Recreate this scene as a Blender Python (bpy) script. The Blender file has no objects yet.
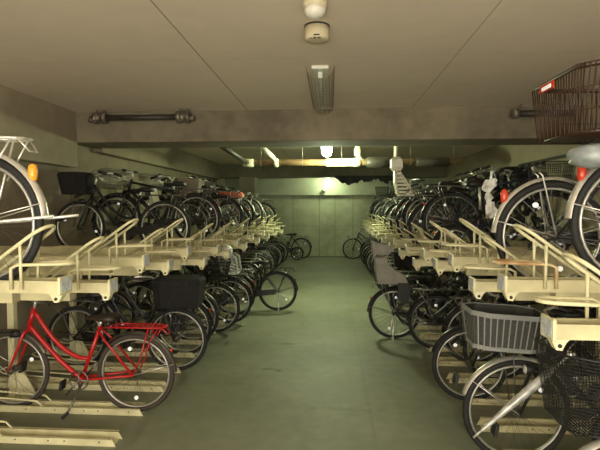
import bpy, math, random
from mathutils import Vector, Matrix
random.seed(7)
PI = math.pi
SC = bpy.context.scene
COL = SC.collection

# ------------------------------------------------------------------ materials
def mat(name, col, rough=.5, metal=0., var=.15, scale=8., bump=0., emit=0., alpha=1., spec=.5, col2=None):
    m = bpy.data.materials.new(name); m.use_nodes = True
    nt = m.node_tree; N = nt.nodes; L = nt.links
    b = N['Principled BSDF']
    tc = N.new('ShaderNodeTexCoord'); no = N.new('ShaderNodeTexNoise')
    no.inputs['Scale'].default_value = scale; no.inputs['Detail'].default_value = 5
    L.new(tc.outputs['Object'], no.inputs['Vector'])
    r = N.new('ShaderNodeValToRGB')
    c2 = col2 or tuple(max(0, c*(1-var)) for c in col); c1 = tuple(min(1, c*(1+var*.5)) for c in col)
    r.color_ramp.elements[0].position = .35; r.color_ramp.elements[1].position = .65
    r.color_ramp.elements[0].color = (*c2, 1); r.color_ramp.elements[1].color = (*c1, 1)
    L.new(no.outputs['Fac'], r.inputs['Fac']); L.new(r.outputs['Color'], b.inputs['Base Color'])
    b.inputs['Roughness'].default_value = rough; b.inputs['Metallic'].default_value = metal
    b.inputs['Specular IOR Level'].default_value = spec
    if emit:
        L.new(r.outputs['Color'], b.inputs['Emission Color']); b.inputs['Emission Strength'].default_value = emit
    if alpha < 1: b.inputs['Alpha'].default_value = alpha
    if bump:
        bp = N.new('ShaderNodeBump'); bp.inputs['Strength'].default_value = bump; bp.inputs['Distance'].default_value = .01
        L.new(no.outputs['Fac'], bp.inputs['Height']); L.new(bp.outputs['Normal'], b.inputs['Normal'])
    return m

def concrete(name, col, dark, joints=None, rough=.75, blotch=.7, fine=14., stains=(), gloss_noise=False):
    """blotchy concrete: big soft patches, fine grain, optional panel joints along an axis"""
    m = bpy.data.materials.new(name); m.use_nodes = True
    nt = m.node_tree; N = nt.nodes; L = nt.links; b = N['Principled BSDF']
    tc = N.new('ShaderNodeTexCoord')
    n1 = N.new('ShaderNodeTexNoise'); n1.inputs['Scale'].default_value = blotch; n1.inputs['Detail'].default_value = 6; n1.inputs['Roughness'].default_value = .6
    n2 = N.new('ShaderNodeTexNoise'); n2.inputs['Scale'].default_value = fine; n2.inputs['Detail'].default_value = 8
    L.new(tc.outputs['Object'], n1.inputs['Vector']); L.new(tc.outputs['Object'], n2.inputs['Vector'])
    mx = N.new('ShaderNodeMath'); mx.operation = 'MULTIPLY_ADD'; mx.inputs[1].default_value = .35
    L.new(n2.outputs['Fac'], mx.inputs[0]); L.new(n1.outputs['Fac'], mx.inputs[2])
    r = N.new('ShaderNodeValToRGB'); r.color_ramp.elements[0].position = .5; r.color_ramp.elements[1].position = .82
    r.color_ramp.elements[0].color = (*dark, 1); r.color_ramp.elements[1].color = (*col, 1)
    L.new(mx.outputs[0], r.inputs['Fac'])
    out = r.outputs['Color']
    sep = N.new('ShaderNodeSeparateXYZ'); L.new(tc.outputs['Object'], sep.inputs[0])
    def darken(mask, c, amt):
        nonlocal out
        k = N.new('ShaderNodeMath'); k.operation = 'MULTIPLY'; k.inputs[1].default_value = amt; L.new(mask, k.inputs[0])
        mm = N.new('ShaderNodeMix'); mm.data_type = 'RGBA'; L.new(k.outputs[0], mm.inputs[0])
        L.new(out, mm.inputs[6]); mm.inputs[7].default_value = (*c, 1); out = mm.outputs[2]
    for axis, pos, width, amt in (joints or ()):
        s = N.new('ShaderNodeMath'); s.operation = 'SUBTRACT'; s.inputs[1].default_value = pos; L.new(sep.outputs[axis], s.inputs[0])
        a = N.new('ShaderNodeMath'); a.operation = 'ABSOLUTE'; L.new(s.outputs[0], a.inputs[0])
        l = N.new('ShaderNodeMath'); l.operation = 'LESS_THAN'; l.inputs[1].default_value = width; L.new(a.outputs[0], l.inputs[0])
        darken(l.outputs[0], tuple(c*.3 for c in dark), amt)
    for (x, y, rx, ry, amt) in stains:
        vm = N.new('ShaderNodeVectorMath'); vm.operation = 'SUBTRACT'; vm.inputs[1].default_value = (x, y, 0); L.new(tc.outputs['Object'], vm.inputs[0])
        vs = N.new('ShaderNodeVectorMath'); vs.operation = 'MULTIPLY'; vs.inputs[1].default_value = (1/rx, 1/ry, 0); L.new(vm.outputs[0], vs.inputs[0])
        ln = N.new('ShaderNodeVectorMath'); ln.operation = 'LENGTH'; L.new(vs.outputs[0], ln.inputs[0])
        ad = N.new('ShaderNodeMath'); ad.operation = 'MULTIPLY_ADD'; ad.inputs[1].default_value = 3.; L.new(n2.outputs['Fac'], ad.inputs[0]); L.new(ln.outputs['Value'], ad.inputs[2])
        mr = N.new('ShaderNodeMapRange'); mr.inputs['From Min'].default_value = 2.7; mr.inputs['From Max'].default_value = 1.5; L.new(ad.outputs[0], mr.inputs['Value'])
        darken(mr.outputs[0], tuple(c*.25 for c in dark), amt)
    L.new(out, b.inputs['Base Color'])
    b.inputs['Roughness'].default_value = rough
    bp = N.new('ShaderNodeBump'); bp.inputs['Strength'].default_value = .12; bp.inputs['Distance'].default_value = .01
    L.new(n2.outputs['Fac'], bp.inputs['Height']); L.new(bp.outputs['Normal'], b.inputs['Normal'])
    return m

M = dict(
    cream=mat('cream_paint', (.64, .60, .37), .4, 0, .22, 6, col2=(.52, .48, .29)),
    tan=mat('worn_cream_paint', (.56, .51, .30), .45, 0, .25, 5, col2=(.42, .38, .22)),  # darker copy of cream: shade put into the paint colour
    rusty=mat('rust_worn_paint', (.55, .47, .27), .5, 0, .3, 9, col2=(.30, .16, .06)),
    label=mat('pale_sticker', (.52, .56, .58), .35, 0, .35, 40),
    tire=mat('rubber', (.012, .012, .011), .75),
    browntire=mat('brown_rubber', (.045, .033, .025), .75),
    chrome=mat('chrome', (.78, .76, .70), .3, .7, .12, 20),
    dullchrome=mat('dull_steel', (.20, .19, .17), .4, .9, .25, 20),
    rim=mat('rim_alloy', (.46, .45, .40), .38, .65, .1),
    darkrim=mat('dark_rim_alloy', (.20, .19, .17), .38, .8, .1),
    black=mat('black_paint', (.010, .010, .010), .35),
    plastic=mat('black_plastic', (.014, .014, .013), .6),
    navy=mat('navy_paint', (.012, .018, .038), .35),
    green=mat('dark_green_paint', (.012, .028, .018), .35),
    grey=mat('grey_paint', (.09, .09, .085), .4),
    silver=mat('silver_paint', (.32, .32, .30), .35, .5),
    maroon=mat('maroon_paint', (.10, .012, .022), .35),
    brown=mat('brown_paint', (.05, .025, .014), .4),
    red=mat('red_paint', (.46, .010, .011), .28, 0, .08),
    saddle=mat('saddle_vinyl', (.014, .012, .011), .5),
    brownvinyl=mat('dark_brown_vinyl', (.03, .018, .012), .5),
    white=mat('white_reflector', (.9, .9, .88), .3, 0, .02, emit=.35),  # slight emission stands in for light the reflectors throw back
    amber=mat('amber_reflector', (.85, .33, .03), .25, 0, .05, emit=.15),  # small added glow in place of returned light
    redref=mat('red_reflector', (.55, .05, .02), .25, 0, .05),
    lens=mat('lamp_lens', (.6, .6, .55), .15, 0, .05),
    greybasket=mat('grey_basket_plastic', (.27, .275, .26), .5, 0, .15),
    greymesh=mat('grey_basket_liner', (.055, .055, .05), .7, 0, .2, 60),
    brownwire=mat('brown_wire', (.045, .021, .010), .45, .1, .2),
    wire=mat('steel_wire', (.34, .33, .28), .35, .8, .2),
    blackwire=mat('black_wire', (.014, .014, .013), .5),
    taupe=mat('taupe_wicker', (.20, .165, .115), .8, 0, .4, 60),
    greyseat=mat('taupe_seat_plastic', (.22, .20, .165), .55, 0, .15),
    slotseat=mat('light_grey_plastic', (.40, .40, .36), .5, 0, .1),
    creamseat=mat('cream_seat_plastic', (.68, .64, .48), .45, 0, .08),
    cloth=mat('dark_cloth', (.011, .010, .010), .9, 0, .4, 30, bump=.6),
    orange=mat('orange_vinyl', (.50, .10, .03), .5, 0, .25, 14),
    bag=mat('white_plastic_bag', (.94, .93, .88), .4, 0, .25, 12, bump=.5),
    greybag=mat('grey_plastic_bag', (.30, .33, .33), .35, 0, .35, 12, bump=.6),
    clear=mat('silvery_umbrella_plastic', (.55, .55, .52), .25, .25, .35, 18, bump=.4),
    pipe=mat('rusty_pipe', (.26, .17, .085), .45, .1, .35, 6),
    darkpipe=mat('dark_pipe', (.045, .037, .028), .5, 0, .35, 6),
    whitepipe=mat('white_fitting', (.62, .58, .44), .4, 0, .15),
    fitting=mat('iron_fitting', (.22, .19, .15), .4, .5, .3, 12),
    detector=mat('cream_plastic', (.62, .54, .36), .45, 0, .06),
    dome=mat('white_dome', (.72, .68, .58), .3, 0, .05),
    slot=mat('dark_slot', (.02, .02, .018), .6),
    cage=mat('wire_guard', (.24, .20, .14), .5, .5, .2),
    tube_off=mat('unlit_tube', (.62, .60, .52), .35, 0, .05),
    lampwhite=mat('lamp_housing', (.75, .76, .66), .4, 0, .05),
    tube_on=mat('lit_tube', (.85, 1., .78), .4, 0, .02, emit=22.),
    tube_on2=mat('lit_bulb', (.9, 1., .8), .4, 0, .02, emit=14.),
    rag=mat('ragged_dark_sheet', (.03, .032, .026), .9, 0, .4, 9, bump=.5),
)
M['floor'] = concrete('painted_floor', (.212, .222, .152), (.140, .148, .097), rough=.6, blotch=.8, fine=9.,
    stains=((-.545, 4.78, .05, .035, .9), (-.68, 4.82, .13, .03, .6), (-.52, 5.73, .07, .04, .8), (-.45, 5.75, .4, .03, .25), (.1, 3.9, .4, .04, .2)),
    joints=((0, .33, .012, .12), (1, 8.2, .012, .3)))
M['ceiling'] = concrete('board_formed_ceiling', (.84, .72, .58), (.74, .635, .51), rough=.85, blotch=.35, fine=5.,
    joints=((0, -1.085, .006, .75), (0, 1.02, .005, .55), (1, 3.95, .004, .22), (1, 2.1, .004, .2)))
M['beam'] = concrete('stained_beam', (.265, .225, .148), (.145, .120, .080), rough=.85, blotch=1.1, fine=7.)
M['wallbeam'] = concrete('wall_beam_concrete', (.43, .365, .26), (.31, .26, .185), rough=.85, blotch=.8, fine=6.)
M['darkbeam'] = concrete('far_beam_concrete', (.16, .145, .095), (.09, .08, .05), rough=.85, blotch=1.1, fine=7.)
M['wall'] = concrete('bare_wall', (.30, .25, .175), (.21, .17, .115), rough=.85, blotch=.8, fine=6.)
M['backwall'] = concrete('back_wall_panels', (.36, .37, .255), (.25, .265, .17), rough=.8, blotch=1.6, fine=6.,
    joints=[(0, x, .012, .5) for x in (-2.2, -1.25, -.38, .13, .72, 1.6)] + [(2, 1.05, .008, .25), (2, .02, .03, .7)])
M['header'] = concrete('pale_header', (.36, .38, .28), (.29, .31, .22), rough=.8, blotch=1., fine=6.)

# ------------------------------------------------------------------ mesh builder
class MB:
    def __init__(s): s.v = []; s.f = []; s.sm = []
    def add(s, vs, fs, smooth=False):
        o = len(s.v); s.v += [tuple(x) for x in vs]
        for f in fs: s.f.append(tuple(o+i for i in f)); s.sm.append(smooth)
        return s
    def box(s, a, b, bev=0.):
        x0, y0, z0 = (min(a[i], b[i]) for i in range(3)); x1, y1, z1 = (max(a[i], b[i]) for i in range(3))
        if bev <= 0:
            return s.add([(x0,y0,z0),(x1,y0,z0),(x1,y1,z0),(x0,y1,z0),(x0,y0,z1),(x1,y0,z1),(x1,y1,z1),(x0,y1,z1)],
                     [(0,3,2,1),(4,5,6,7),(0,1,5,4),(1,2,6,5),(2,3,7,6),(3,0,4,7)])
        c = bev; R = []
        for z, i in ((z0, c), (z0+c, 0), (z1-c, 0), (z1, c)):
            R.append([(x0+i+(c-i if 0 else 0), y0+i, z), (x1-i, y0+i, z), (x1-i, y1-i, z), (x0+i, y1-i, z)])
        return s.loft(R, True, True)
    def loft(s, rings, cap=True, closed=True, smooth=False):
        n = len(rings[0]); vs = [p for r in rings for p in r]; fs = []
        for i in range(len(rings)-1):
            for j in range(n if closed else n-1):
                k = (j+1) % n
                fs.append((i*n+j, i*n+k, (i+1)*n+k, (i+1)*n+j))
        if cap and closed: fs += [tuple(range(n-1, -1, -1)), tuple((len(rings)-1)*n+j for j in range(n))]
        return s.add(vs, fs, smooth)
    def tube(s, pts, r=.01, n=6, closed=False, flat=1.):
        P = [Vector(p) for p in pts]; rr = r if isinstance(r, (list, tuple)) else [r]*len(P)
        m = len(P); rings = []; up = None
        for i, p in enumerate(P):
            if closed: t = P[(i+1) % m]-P[i-1]
            else: t = P[min(i+1, m-1)]-P[max(i-1, 0)]
            t.normalize()
            if up is None:
                up = Vector((0, 1, 0)) if abs(t.y) < .9 else Vector((0, 0, 1))
            a = up - t*up.dot(t)
            if a.length < 1e-4: a = t.orthogonal()
            a.normalize(); up = a; b = t.cross(a)
            rings.append([tuple(p + a*math.cos(2*PI*j/n)*rr[i]*flat + b*math.sin(2*PI*j/n)*rr[i]) for j in range(n)])
        if closed: rings.append(rings[0])
        return s.loft(rings, not closed, True, n > 3)
    def ring(s, c, R, r, seg=36, n=6, ry=None, a0=0, a1=2*PI):
        """torus in the xz plane"""
        full = abs(a1-a0-2*PI) < 1e-6; rings = []
        m = seg if full else seg+1
        for i in range(m):
            a = a0+(a1-a0)*i/seg
            rings.append([(c[0]+math.cos(a)*(R+r*math.cos(2*PI*j/n)), c[1]+(ry or r)*math.sin(2*PI*j/n), c[2]+math.sin(a)*(R+r*math.cos(2*PI*j/n))) for j in range(n)])
        if full: rings.append(rings[0])
        return s.loft(rings, not full, True, True)
    def lathe(s, prof, c=(0,0,0), axis='z', n=20):
        rings = []
        for (r, h) in prof:
            R = []
            for j in range(n):
                a = 2*PI*j/n; x, y = r*math.cos(a), r*math.sin(a)
                R.append((c[0]+x, c[1]+y, c[2]+h) if axis == 'z' else (c[0]+x, c[1]+h, c[2]+y) if axis == 'y' else (c[0]+h, c[1]+x, c[2]+y))
            rings.append(R)
        return s.loft(rings, True, True, True)
    def blob(s, c, rx, ry, rz, rough=.15, seed=1, n=14, m=9):
        rnd = random.Random(seed); rings = []
        for i in range(1, m):
            t = PI*i/m; R = []
            for j in range(n):
                a = 2*PI*j/n; k = 1+rnd.uniform(-rough, rough)
                R.append((c[0]+rx*k*math.sin(t)*math.cos(a), c[1]+ry*k*math.sin(t)*math.sin(a), c[2]-rz*math.cos(t)*(1+rnd.uniform(-rough, rough)*.3)))
            rings.append(R)
        return s.loft(rings, True, True, True)
    def prism(s, poly, y0, y1):
        """polygon in xz extruded along y"""
        return s.loft([[(x, y0, z) for x, z in poly], [(x, y1, z) for x, z in poly]])
    def mesh(s, name, m):
        me = bpy.data.meshes.new(name); me.from_pydata(s.v, [], s.f)
        me.polygons.foreach_set('use_smooth', s.sm); me.materials.append(m); me.update()
        import bmesh
        bm = bmesh.new(); bm.from_mesh(me); bmesh.ops.recalc_face_normals(bm, faces=bm.faces); bm.to_mesh(me); bm.free()
        return me

CACHE = {}
def part(parent, name, key, m, build, label=None, loc=None, rot=None):
    """one mesh object; identical parts share mesh data"""
    k = (name, key, m)
    if k not in CACHE: CACHE[k] = build().mesh(name, M[m])
    o = bpy.data.objects.new(name, CACHE[k]); COL.objects.link(o)
    o.parent = parent
    if loc: o.location = loc
    if rot: o.rotation_euler = rot
    if label: o['label'] = label
    return o
def thing(name, label, cat, loc=(0,0,0), rz=0., group=None, rx=0.):
    o = bpy.data.objects.new(name, None); o.empty_display_size = .1; COL.objects.link(o)
    o.location = loc; o.rotation_euler = (rx, 0, rz); o['label'] = label; o['category'] = cat
    if group: o['group'] = group
    return o
def solo(name, label, cat, mb, m, group=None, loc=(0,0,0), rz=0.):
    o = bpy.data.objects.new(name, mb.mesh(name, M[m])); COL.objects.link(o); o.location = loc; o.rotation_euler.z = rz
    o['label'] = label; o['category'] = cat
    if group: o['group'] = group
    return o
def struct(name, mb, m):
    o = bpy.data.objects.new(name, mb.mesh(name, M[m])); COL.objects.link(o); o['kind'] = 'structure'
    return o

# ------------------------------------------------------------------ camera
FPX = 467.
yaw = math.atan(31/FPX); pitch = math.atan(20/FPX*math.cos(yaw))
cam = bpy.data.cameras.new('camera'); co = bpy.data.objects.new('camera', cam); COL.objects.link(co)
cam.sensor_width = 36; cam.lens = FPX/600*36; cam.clip_start = .05
co.location = (0, 0, 1.73); co.rotation_euler = (PI/2-pitch, 0, yaw)
SC.camera = co

# ------------------------------------------------------------------ the setting
ZC = 2.96; XL = -3.38; XR = 3.4; YB = 15.39; Y0 = -3.2
struct('floor', MB().box((-3.7, Y0, -.1), (3.6, YB+.3, 0)), 'floor')
struct('ceiling', MB().box((-3.7, Y0, ZC), (3.6, YB+.3, ZC+.15)), 'ceiling')
struct('wall_left', MB().box((-3.75, Y0, 0), (-3.5, YB+.3, ZC)), 'wall')
struct('wall_right', MB().box((XR, Y0, 0), (XR+.25, YB+.3, ZC)), 'wall')
struct('wall_back', MB().box((-3.75, YB, 0), (3.65, YB+.3, ZC)), 'backwall')
# beams
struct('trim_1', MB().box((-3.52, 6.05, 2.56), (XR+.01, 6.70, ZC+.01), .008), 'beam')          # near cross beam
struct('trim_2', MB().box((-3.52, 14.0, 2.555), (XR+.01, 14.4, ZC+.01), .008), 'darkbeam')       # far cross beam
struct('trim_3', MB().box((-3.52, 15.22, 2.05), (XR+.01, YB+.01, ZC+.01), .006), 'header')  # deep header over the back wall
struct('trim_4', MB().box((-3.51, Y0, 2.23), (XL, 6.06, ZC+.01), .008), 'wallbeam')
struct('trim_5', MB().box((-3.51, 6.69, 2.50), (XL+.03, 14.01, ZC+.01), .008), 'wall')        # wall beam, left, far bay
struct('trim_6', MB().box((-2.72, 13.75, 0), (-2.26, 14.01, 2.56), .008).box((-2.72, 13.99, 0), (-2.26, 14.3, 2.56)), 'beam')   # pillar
tr = MB().box((XR-.05, 6.75, 2.42), (XR+.01, 8.65, 2.46)).box((XR-.05, 8.61, 1.2), (XR+.01, 8.65, 2.46))
struct('trim_7', tr, 'slot')

# ------------------------------------------------------------------ ceiling fittings
t = thing('ceiling_light', 'small round white dome light on the ceiling at the top edge', 'light', (-.10, 2.86, ZC))
part(t, 'base', 1, 'detector', lambda: MB().lathe([(.075, 0), (.075, -.04), (.07, -.05)]))
part(t, 'dome', 1, 'dome', lambda: MB().lathe([(.066, -.048), (.064, -.075), (.05, -.098), (.02, -.11)]))
t = thing('smoke_detector', 'round cream smoke detector on the ceiling behind the dome light', 'detector', (-.10, 3.27, ZC))
part(t, 'base', 1, 'slot', lambda: MB().lathe([(.088, 0), (.088, -.01)], n=28))
part(t, 'body', 1, 'detector', lambda: MB().lathe([(.084, -.008), (.084, -.085), (.078, -.097), (.05, -.1)], n=28))
part(t, 'grille', 1, 'slot', lambda: MB().box((-.022, -.07, -.1005), (-.004, -.05, -.094)).box((.004, -.07, -.1005), (.028, -.055, -.094)).box((-.05, -.055, -.1005), (-.03, -.05, -.094)).box((-.02,-.086,-.09),(.02,-.08,-.082)))

t = thing('caged_ceiling_lamp', 'unlit fluorescent ceiling lamp inside a long wire guard', 'lamp', (-.10, 4.95, ZC))
part(t, 'lamp_base', 1, 'lampwhite', lambda: MB().box((-.075, -.78, -.03), (.075, .72, 0), .006))
part(t, 'lamp_tube', 1, 'tube_off', lambda: MB().lathe([(.016, -.62), (.016, .66)], (0, 0, -.06), 'y', 10).box((-.02, -.68, -.085), (.02, -.61, -.02)).box((-.02, .65, -.085), (.02, .71, -.02)))
def guard():
    b = MB(); A0, A1 = -.80, .80
    for k in range(12):
        a = PI*k/11; b.tube([(.125*math.cos(a), A0, -.01-.125*math.sin(a)), (.125*math.cos(a), A1, -.01-.125*math.sin(a))], .0019, 4)
    for i in range(27):
        y = A0+(A1-A0)*i/26
        b.tube([(.125*math.cos(PI*k/12), y, -.01-.125*math.sin(PI*k/12)) for k in range(13)], .0019, 4)
    return b
part(t, 'wire_guard', 1, 'cage', guard)

# short capped pipe in front of the near beam
def flange(x, y, z, ax='x'): return [(.05, -.03), (.075, -.025), (.075, .025), (.05, .03)]
t = thing('hanging_pipe', 'short rusty pipe with flanged ends along the near beam', 'pipe', (-2.43, 5.92, 2.855))
part(t, 'pipe_body', 1, 'darkpipe', lambda: MB().lathe([(.036, -.5), (.036, .5)], axis='x'))
def capend(s):
    b = MB().lathe([(.03, -.10), (.078, -.09), (.078, -.045), (.055, -.04), (.055, .03), (.078, .035), (.078, .07), (.03, .08)], (s*.55, 0, 0), 'x')
    b.lathe([(.025, -.035), (.04, -.03), (.04, .03)], (s*.66, -.02, -.02), 'x', 10)
    b.box((s*.50-.012, -.012, .02), (s*.50+.012, .012, .1)); b.box((s*.60-.012, -.012, .02), (s*.60+.012, .012, .1)); return b
for s in (-1, 1): part(t, 'end_fitting', s, 'fitting', lambda s=s: capend(s))
t = thing('pipe_stub', 'short dark capped pipe stub at the right end of the near beam', 'pipe', (2.42, 5.92, 2.845))
part(t, 'pipe_body', 2, 'darkpipe', lambda: MB().lathe([(.04, -.16), (.04, .5)], axis='x'))
part(t, 'end_fitting', 9, 'fitting', lambda: MB().lathe([(.03, -.22), (.062, -.2), (.062, -.15), (.045, -.14)], axis='x').box((-.12, -.012, .03), (-.1, .012, .115)).box((.3, -.012, .03), (.32, .012, .115)))

# big horizontal drain pipe beyond the near beam
t = thing('drain_pipe', 'brown horizontal drain pipe with white couplings hung beyond the near beam', 'pipe', (0, 9., 2.545))
part(t, 'pipe_body', 3, 'pipe', lambda: MB().lathe([(.062, -1.62), (.062, 2.45)], axis='x'))
part(t, 'white_coupling', 1, 'whitepipe', lambda: MB().lathe([(.066, -.1), (.075, -.09), (.075, .42), (.085, .43), (.085, .55), (.066, .56)], axis='x'))
part(t, 'coupling', 2, 'whitepipe', lambda: MB().lathe([(.066, -1.10), (.085, -1.09), (.085, -1.02), (.066, -1.01)], axis='x'))
part(t, 'coupling', 3, 'whitepipe', lambda: MB().lathe([(.066, -1.70), (.08, -1.69), (.08, -1.5), (.066, -1.49)], axis='x'))
part(t, 'coupling', 4, 'darkpipe', lambda: MB().lathe([(.066, .66), (.10, .68), (.11, .9), (.09, 1.1), (.066, 1.12)], axis='x'))
part(t, 'coupling', 5, 'darkpipe', lambda: MB().lathe([(.066, 1.6), (.09, 1.62), (.09, 2.2), (.066, 2.22)], axis='x'))
part(t, 'branch_pipe', 1, 'darkpipe', lambda: MB().tube([(-1.62, -2.28, .06), (-1.62, -.12, .005), (-1.58, 0, 0)], .04, 8))
part(t, 'branch_pipe', 2, 'whitepipe', lambda: MB().tube([(-1.08, -2.28, .09), (-1.08, -.25, .07), (-1.08, -.06, .05), (-1.08, 0, 0)], .045, 8))
part(t, 'white_elbow', 1, 'whitepipe', lambda: MB().tube([(.5, -.02, .41), (.5, -.02, .16), (.54, -.02, .06), (.64, 0, 0)], .05, 10).lathe([(.05, .12), (.066, .13), (.066, .24), (.05, .25)], (.5, -.02, 0)))
part(t, 'drop_pipe', 2, 'whitepipe', lambda: MB().tube([(1.22, 0, .41), (1.22, 0, .05)], .035, 8))
for x in (-1.35, -.55, .2, 1.5, 2.3): part(t, 'hanger', 1, 'fitting', lambda: MB().tube([(0, 0, .41), (0, 0, .06)], .006, 5).ring((0, 0, 0), .066, .006, 16, 4), loc=(x, 0, 0), rot=(0, 0, PI/2))

# lit lamp in the far bay + lamp at the header
t = thing('fluorescent_lamp', 'bright lit ceiling lamp in front of the brown drain pipe', 'lamp', (-.08, 8.55, ZC))
part(t, 'lamp_base', 2, 'lampwhite', lambda: MB().box((-.06, -.10, -.10), (.06, .10, 0), .006))
part(t, 'shade', 2, 'lampwhite', lambda: MB().loft([[(-.09,-.11,-.1),(.09,-.11,-.1),(.09,.11,-.1),(-.09,.11,-.1)], [(-.12,-.14,-.13),(.12,-.14,-.13),(.12,.14,-.13),(-.12,.14,-.13)]]))
part(t, 'lamp_tube', 2, 'tube_on', lambda: MB().lathe([(.09, -.131), (.10, -.16), (.095, -.27), (.07, -.33), (.03, -.35)], n=16))
t = thing('header_lamp', 'small lit lamp on a bracket against the far header', 'lamp', (-.09, 15.02, 2.50))
part(t, 'bulb', 1, 'tube_on2', lambda: MB().lathe([(.04, -.05), (.09, -.04), (.10, .0), (.07, .06), (.03, .07)], n=14))
part(t, 'bracket', 1, 'lampwhite', lambda: MB().tube([(0, 0, .06), (0, .1, .08), (0, .2, .05)], .014, 6).box((-.05, .17, -.02), (.05, .20, .12)))
t = thing('camera_housing', 'small white security camera mounted on the far header below the lamp', 'camera', (-.22, 15.2, 2.2))
part(t, 'mount_bracket', 1, 'lampwhite', lambda: MB().box((-.035, -.01, -.02), (.035, .02, .14)).tube([(0, 0, .08), (0, -.08, .04)], .016, 6))
part(t, 'body', 3, 'lampwhite', lambda: MB().lathe([(.03, -.2), (.05, -.19), (.05, -.03), (.03, -.02)], (0, 0, .03), 'y', 12))

# dark thin mesh with a ragged lower edge, under the far beam
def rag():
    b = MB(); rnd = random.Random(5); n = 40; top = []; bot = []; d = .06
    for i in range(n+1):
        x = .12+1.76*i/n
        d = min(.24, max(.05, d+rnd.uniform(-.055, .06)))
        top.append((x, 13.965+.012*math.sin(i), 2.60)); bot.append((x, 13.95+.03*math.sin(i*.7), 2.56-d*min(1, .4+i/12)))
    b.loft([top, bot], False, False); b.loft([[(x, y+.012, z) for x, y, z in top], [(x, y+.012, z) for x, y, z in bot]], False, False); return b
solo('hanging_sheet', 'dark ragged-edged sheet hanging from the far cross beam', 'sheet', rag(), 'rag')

# ------------------------------------------------------------------ bicycles
def wheel_parts(bike, c, r, tire='tire', rim='rim', refl=2, rot=0.):
    w = part(bike, 'wheel', ('sp', r), 'dullchrome', lambda: spokes(r), loc=c, rot=(0, rot, 0))
    part(w, 'tire', r, tire, lambda: MB().ring((0,0,0), r-.021, .021, 40, 6))
    part(w, 'rim', r, rim, lambda: MB().ring((0,0,0), r-.047, .009, 40, 5, ry=.015))
    for k in range(refl):
        a = .9+k*PI*.93
        part(w, 'spoke_reflector', 1, 'white', lambda: MB().lathe([(.012, -.006), (.017, -.005), (.017, .005), (.012, .006)], axis='y', n=8),
             loc=(math.cos(a)*(r*.62), -.012 if k % 2 else .012, math.sin(a)*(r*.62)))
    return w
def spokes(r):
    b = MB().lathe([(.008, -.055), (.012, -.045), (.03, -.035), (.03, -.028), (.016, -.025), (.016, .025), (.03, .028), (.03, .035), (.012, .045), (.008, .055)], axis='y', n=10)
    n = 28
    for i in range(n):
        a = 2*PI*i/n; s = -1 if i % 2 else 1; d = (.55 if (i//2) % 2 else -.55)
        b.tube([(.028*math.cos(a+d*2), s*.031, .028*math.sin(a+d*2)), ((r-.05)*math.cos(a), 0, (r-.05)*math.sin(a))], .0014, 3)
    return b
def arc(c, r, a0, a1, w=.05, n=18):
    """mudguard band: curved section, angles in degrees"""
    b = MB(); rings = []
    for i in range(n+1):
        a = math.radians(a0+(a1-a0)*i/n)
        rings.append([(c[0]+math.cos(a)*(r+h), y, c[2]+math.sin(a)*(r+h)) for y, h in ((-w/2, -.012), (-w*.32, .001), (0, .005), (w*.32, .001), (w/2, -.012))])
    b.loft(rings, False, False, True); return b
def bez(p0, p1, p2, n=8):
    return [tuple((1-t)**2*a+2*t*(1-t)*b_+t*t*c for a, b_, c in zip(p0, p1, p2)) for t in (i/n for i in range(n+1))]

def frame_mesh(style, r):
    b = MB(); RH = (-.46, 0, r); dz = r-.33
    if style == 'fold':
        b.tube([(.36, 0, .62), (.30, 0, .50)], .022, 8)
        b.tube([(.34, 0, .56), (.10, 0, .40), (-.10, 0, .36)], [.026, .028, .026], 8)
        b.tube([(.0, 0, .28), (-.13, 0, .58)], .019, 8)
        for s in (-1, 1):
            b.tube([(.0, s*.03, .28), (-.40, s*.055, r)], .01, 6); b.tube([(-.12, s*.02, .54), (-.40, s*.055, r)], .009, 6)
        b.lathe([(.026, -.04), (.026, .04)], (0, 0, .28), 'y', 10)
        return b
    HT = (.405, 0, .86); HB = (.455, 0, .69)
    b.tube([HT, HB], .021, 8)
    if style == 'step':      # twin swept tubes of a loop frame
        b.tube([(.445, 0, .715)]+bez((.42, 0, .68), (.16, 0, .36), (0, 0, .275), 8), .020, 8)
        b.tube([(.415, 0, .83)]+bez((.38, 0, .80), (.17, 0, .44), (-.06, 0, .44), 9), .018, 8)
    elif style == 'u':       # single low swept tube
        b.tube([(.445, 0, .72)]+bez((.40, 0, .68), (.22, 0, .27), (0, 0, .275), 10), .021, 8)
        b.tube([(.35, 0, .62), (-.05, 0, .40)], .012, 8)
    elif style == 'straight':
        b.tube([(.445, 0, .73), (0, 0, .28)], .018, 8); b.tube([(.415, 0, .82), (-.085, 0, .50)], .015, 8)
    else:                    # diamond
        b.tube([(.445, 0, .73), (0, 0, .28)], .018, 8); b.tube([(.415, 0, .82), (-.155, 0, .70)], .015, 8)
    b.tube([(0, 0, .275), (-.165, 0, .72)], .016, 8)
    b.lathe([(.022, -.045), (.024, -.04), (.024, .04), (.022, .045)], (0, 0, .275), 'y', 10)
    for s in (-1, 1):
        b.tube([(-.02, s*.03, .275), (-.12, s*.045, .285), (-.46, s*.062, r)], .0105, 6)
        b.tube([(-.158, s*.018, .69), (-.22, s*.05, .62+dz), (-.46, s*.062, r)], .009, 6)
    return b

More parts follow.
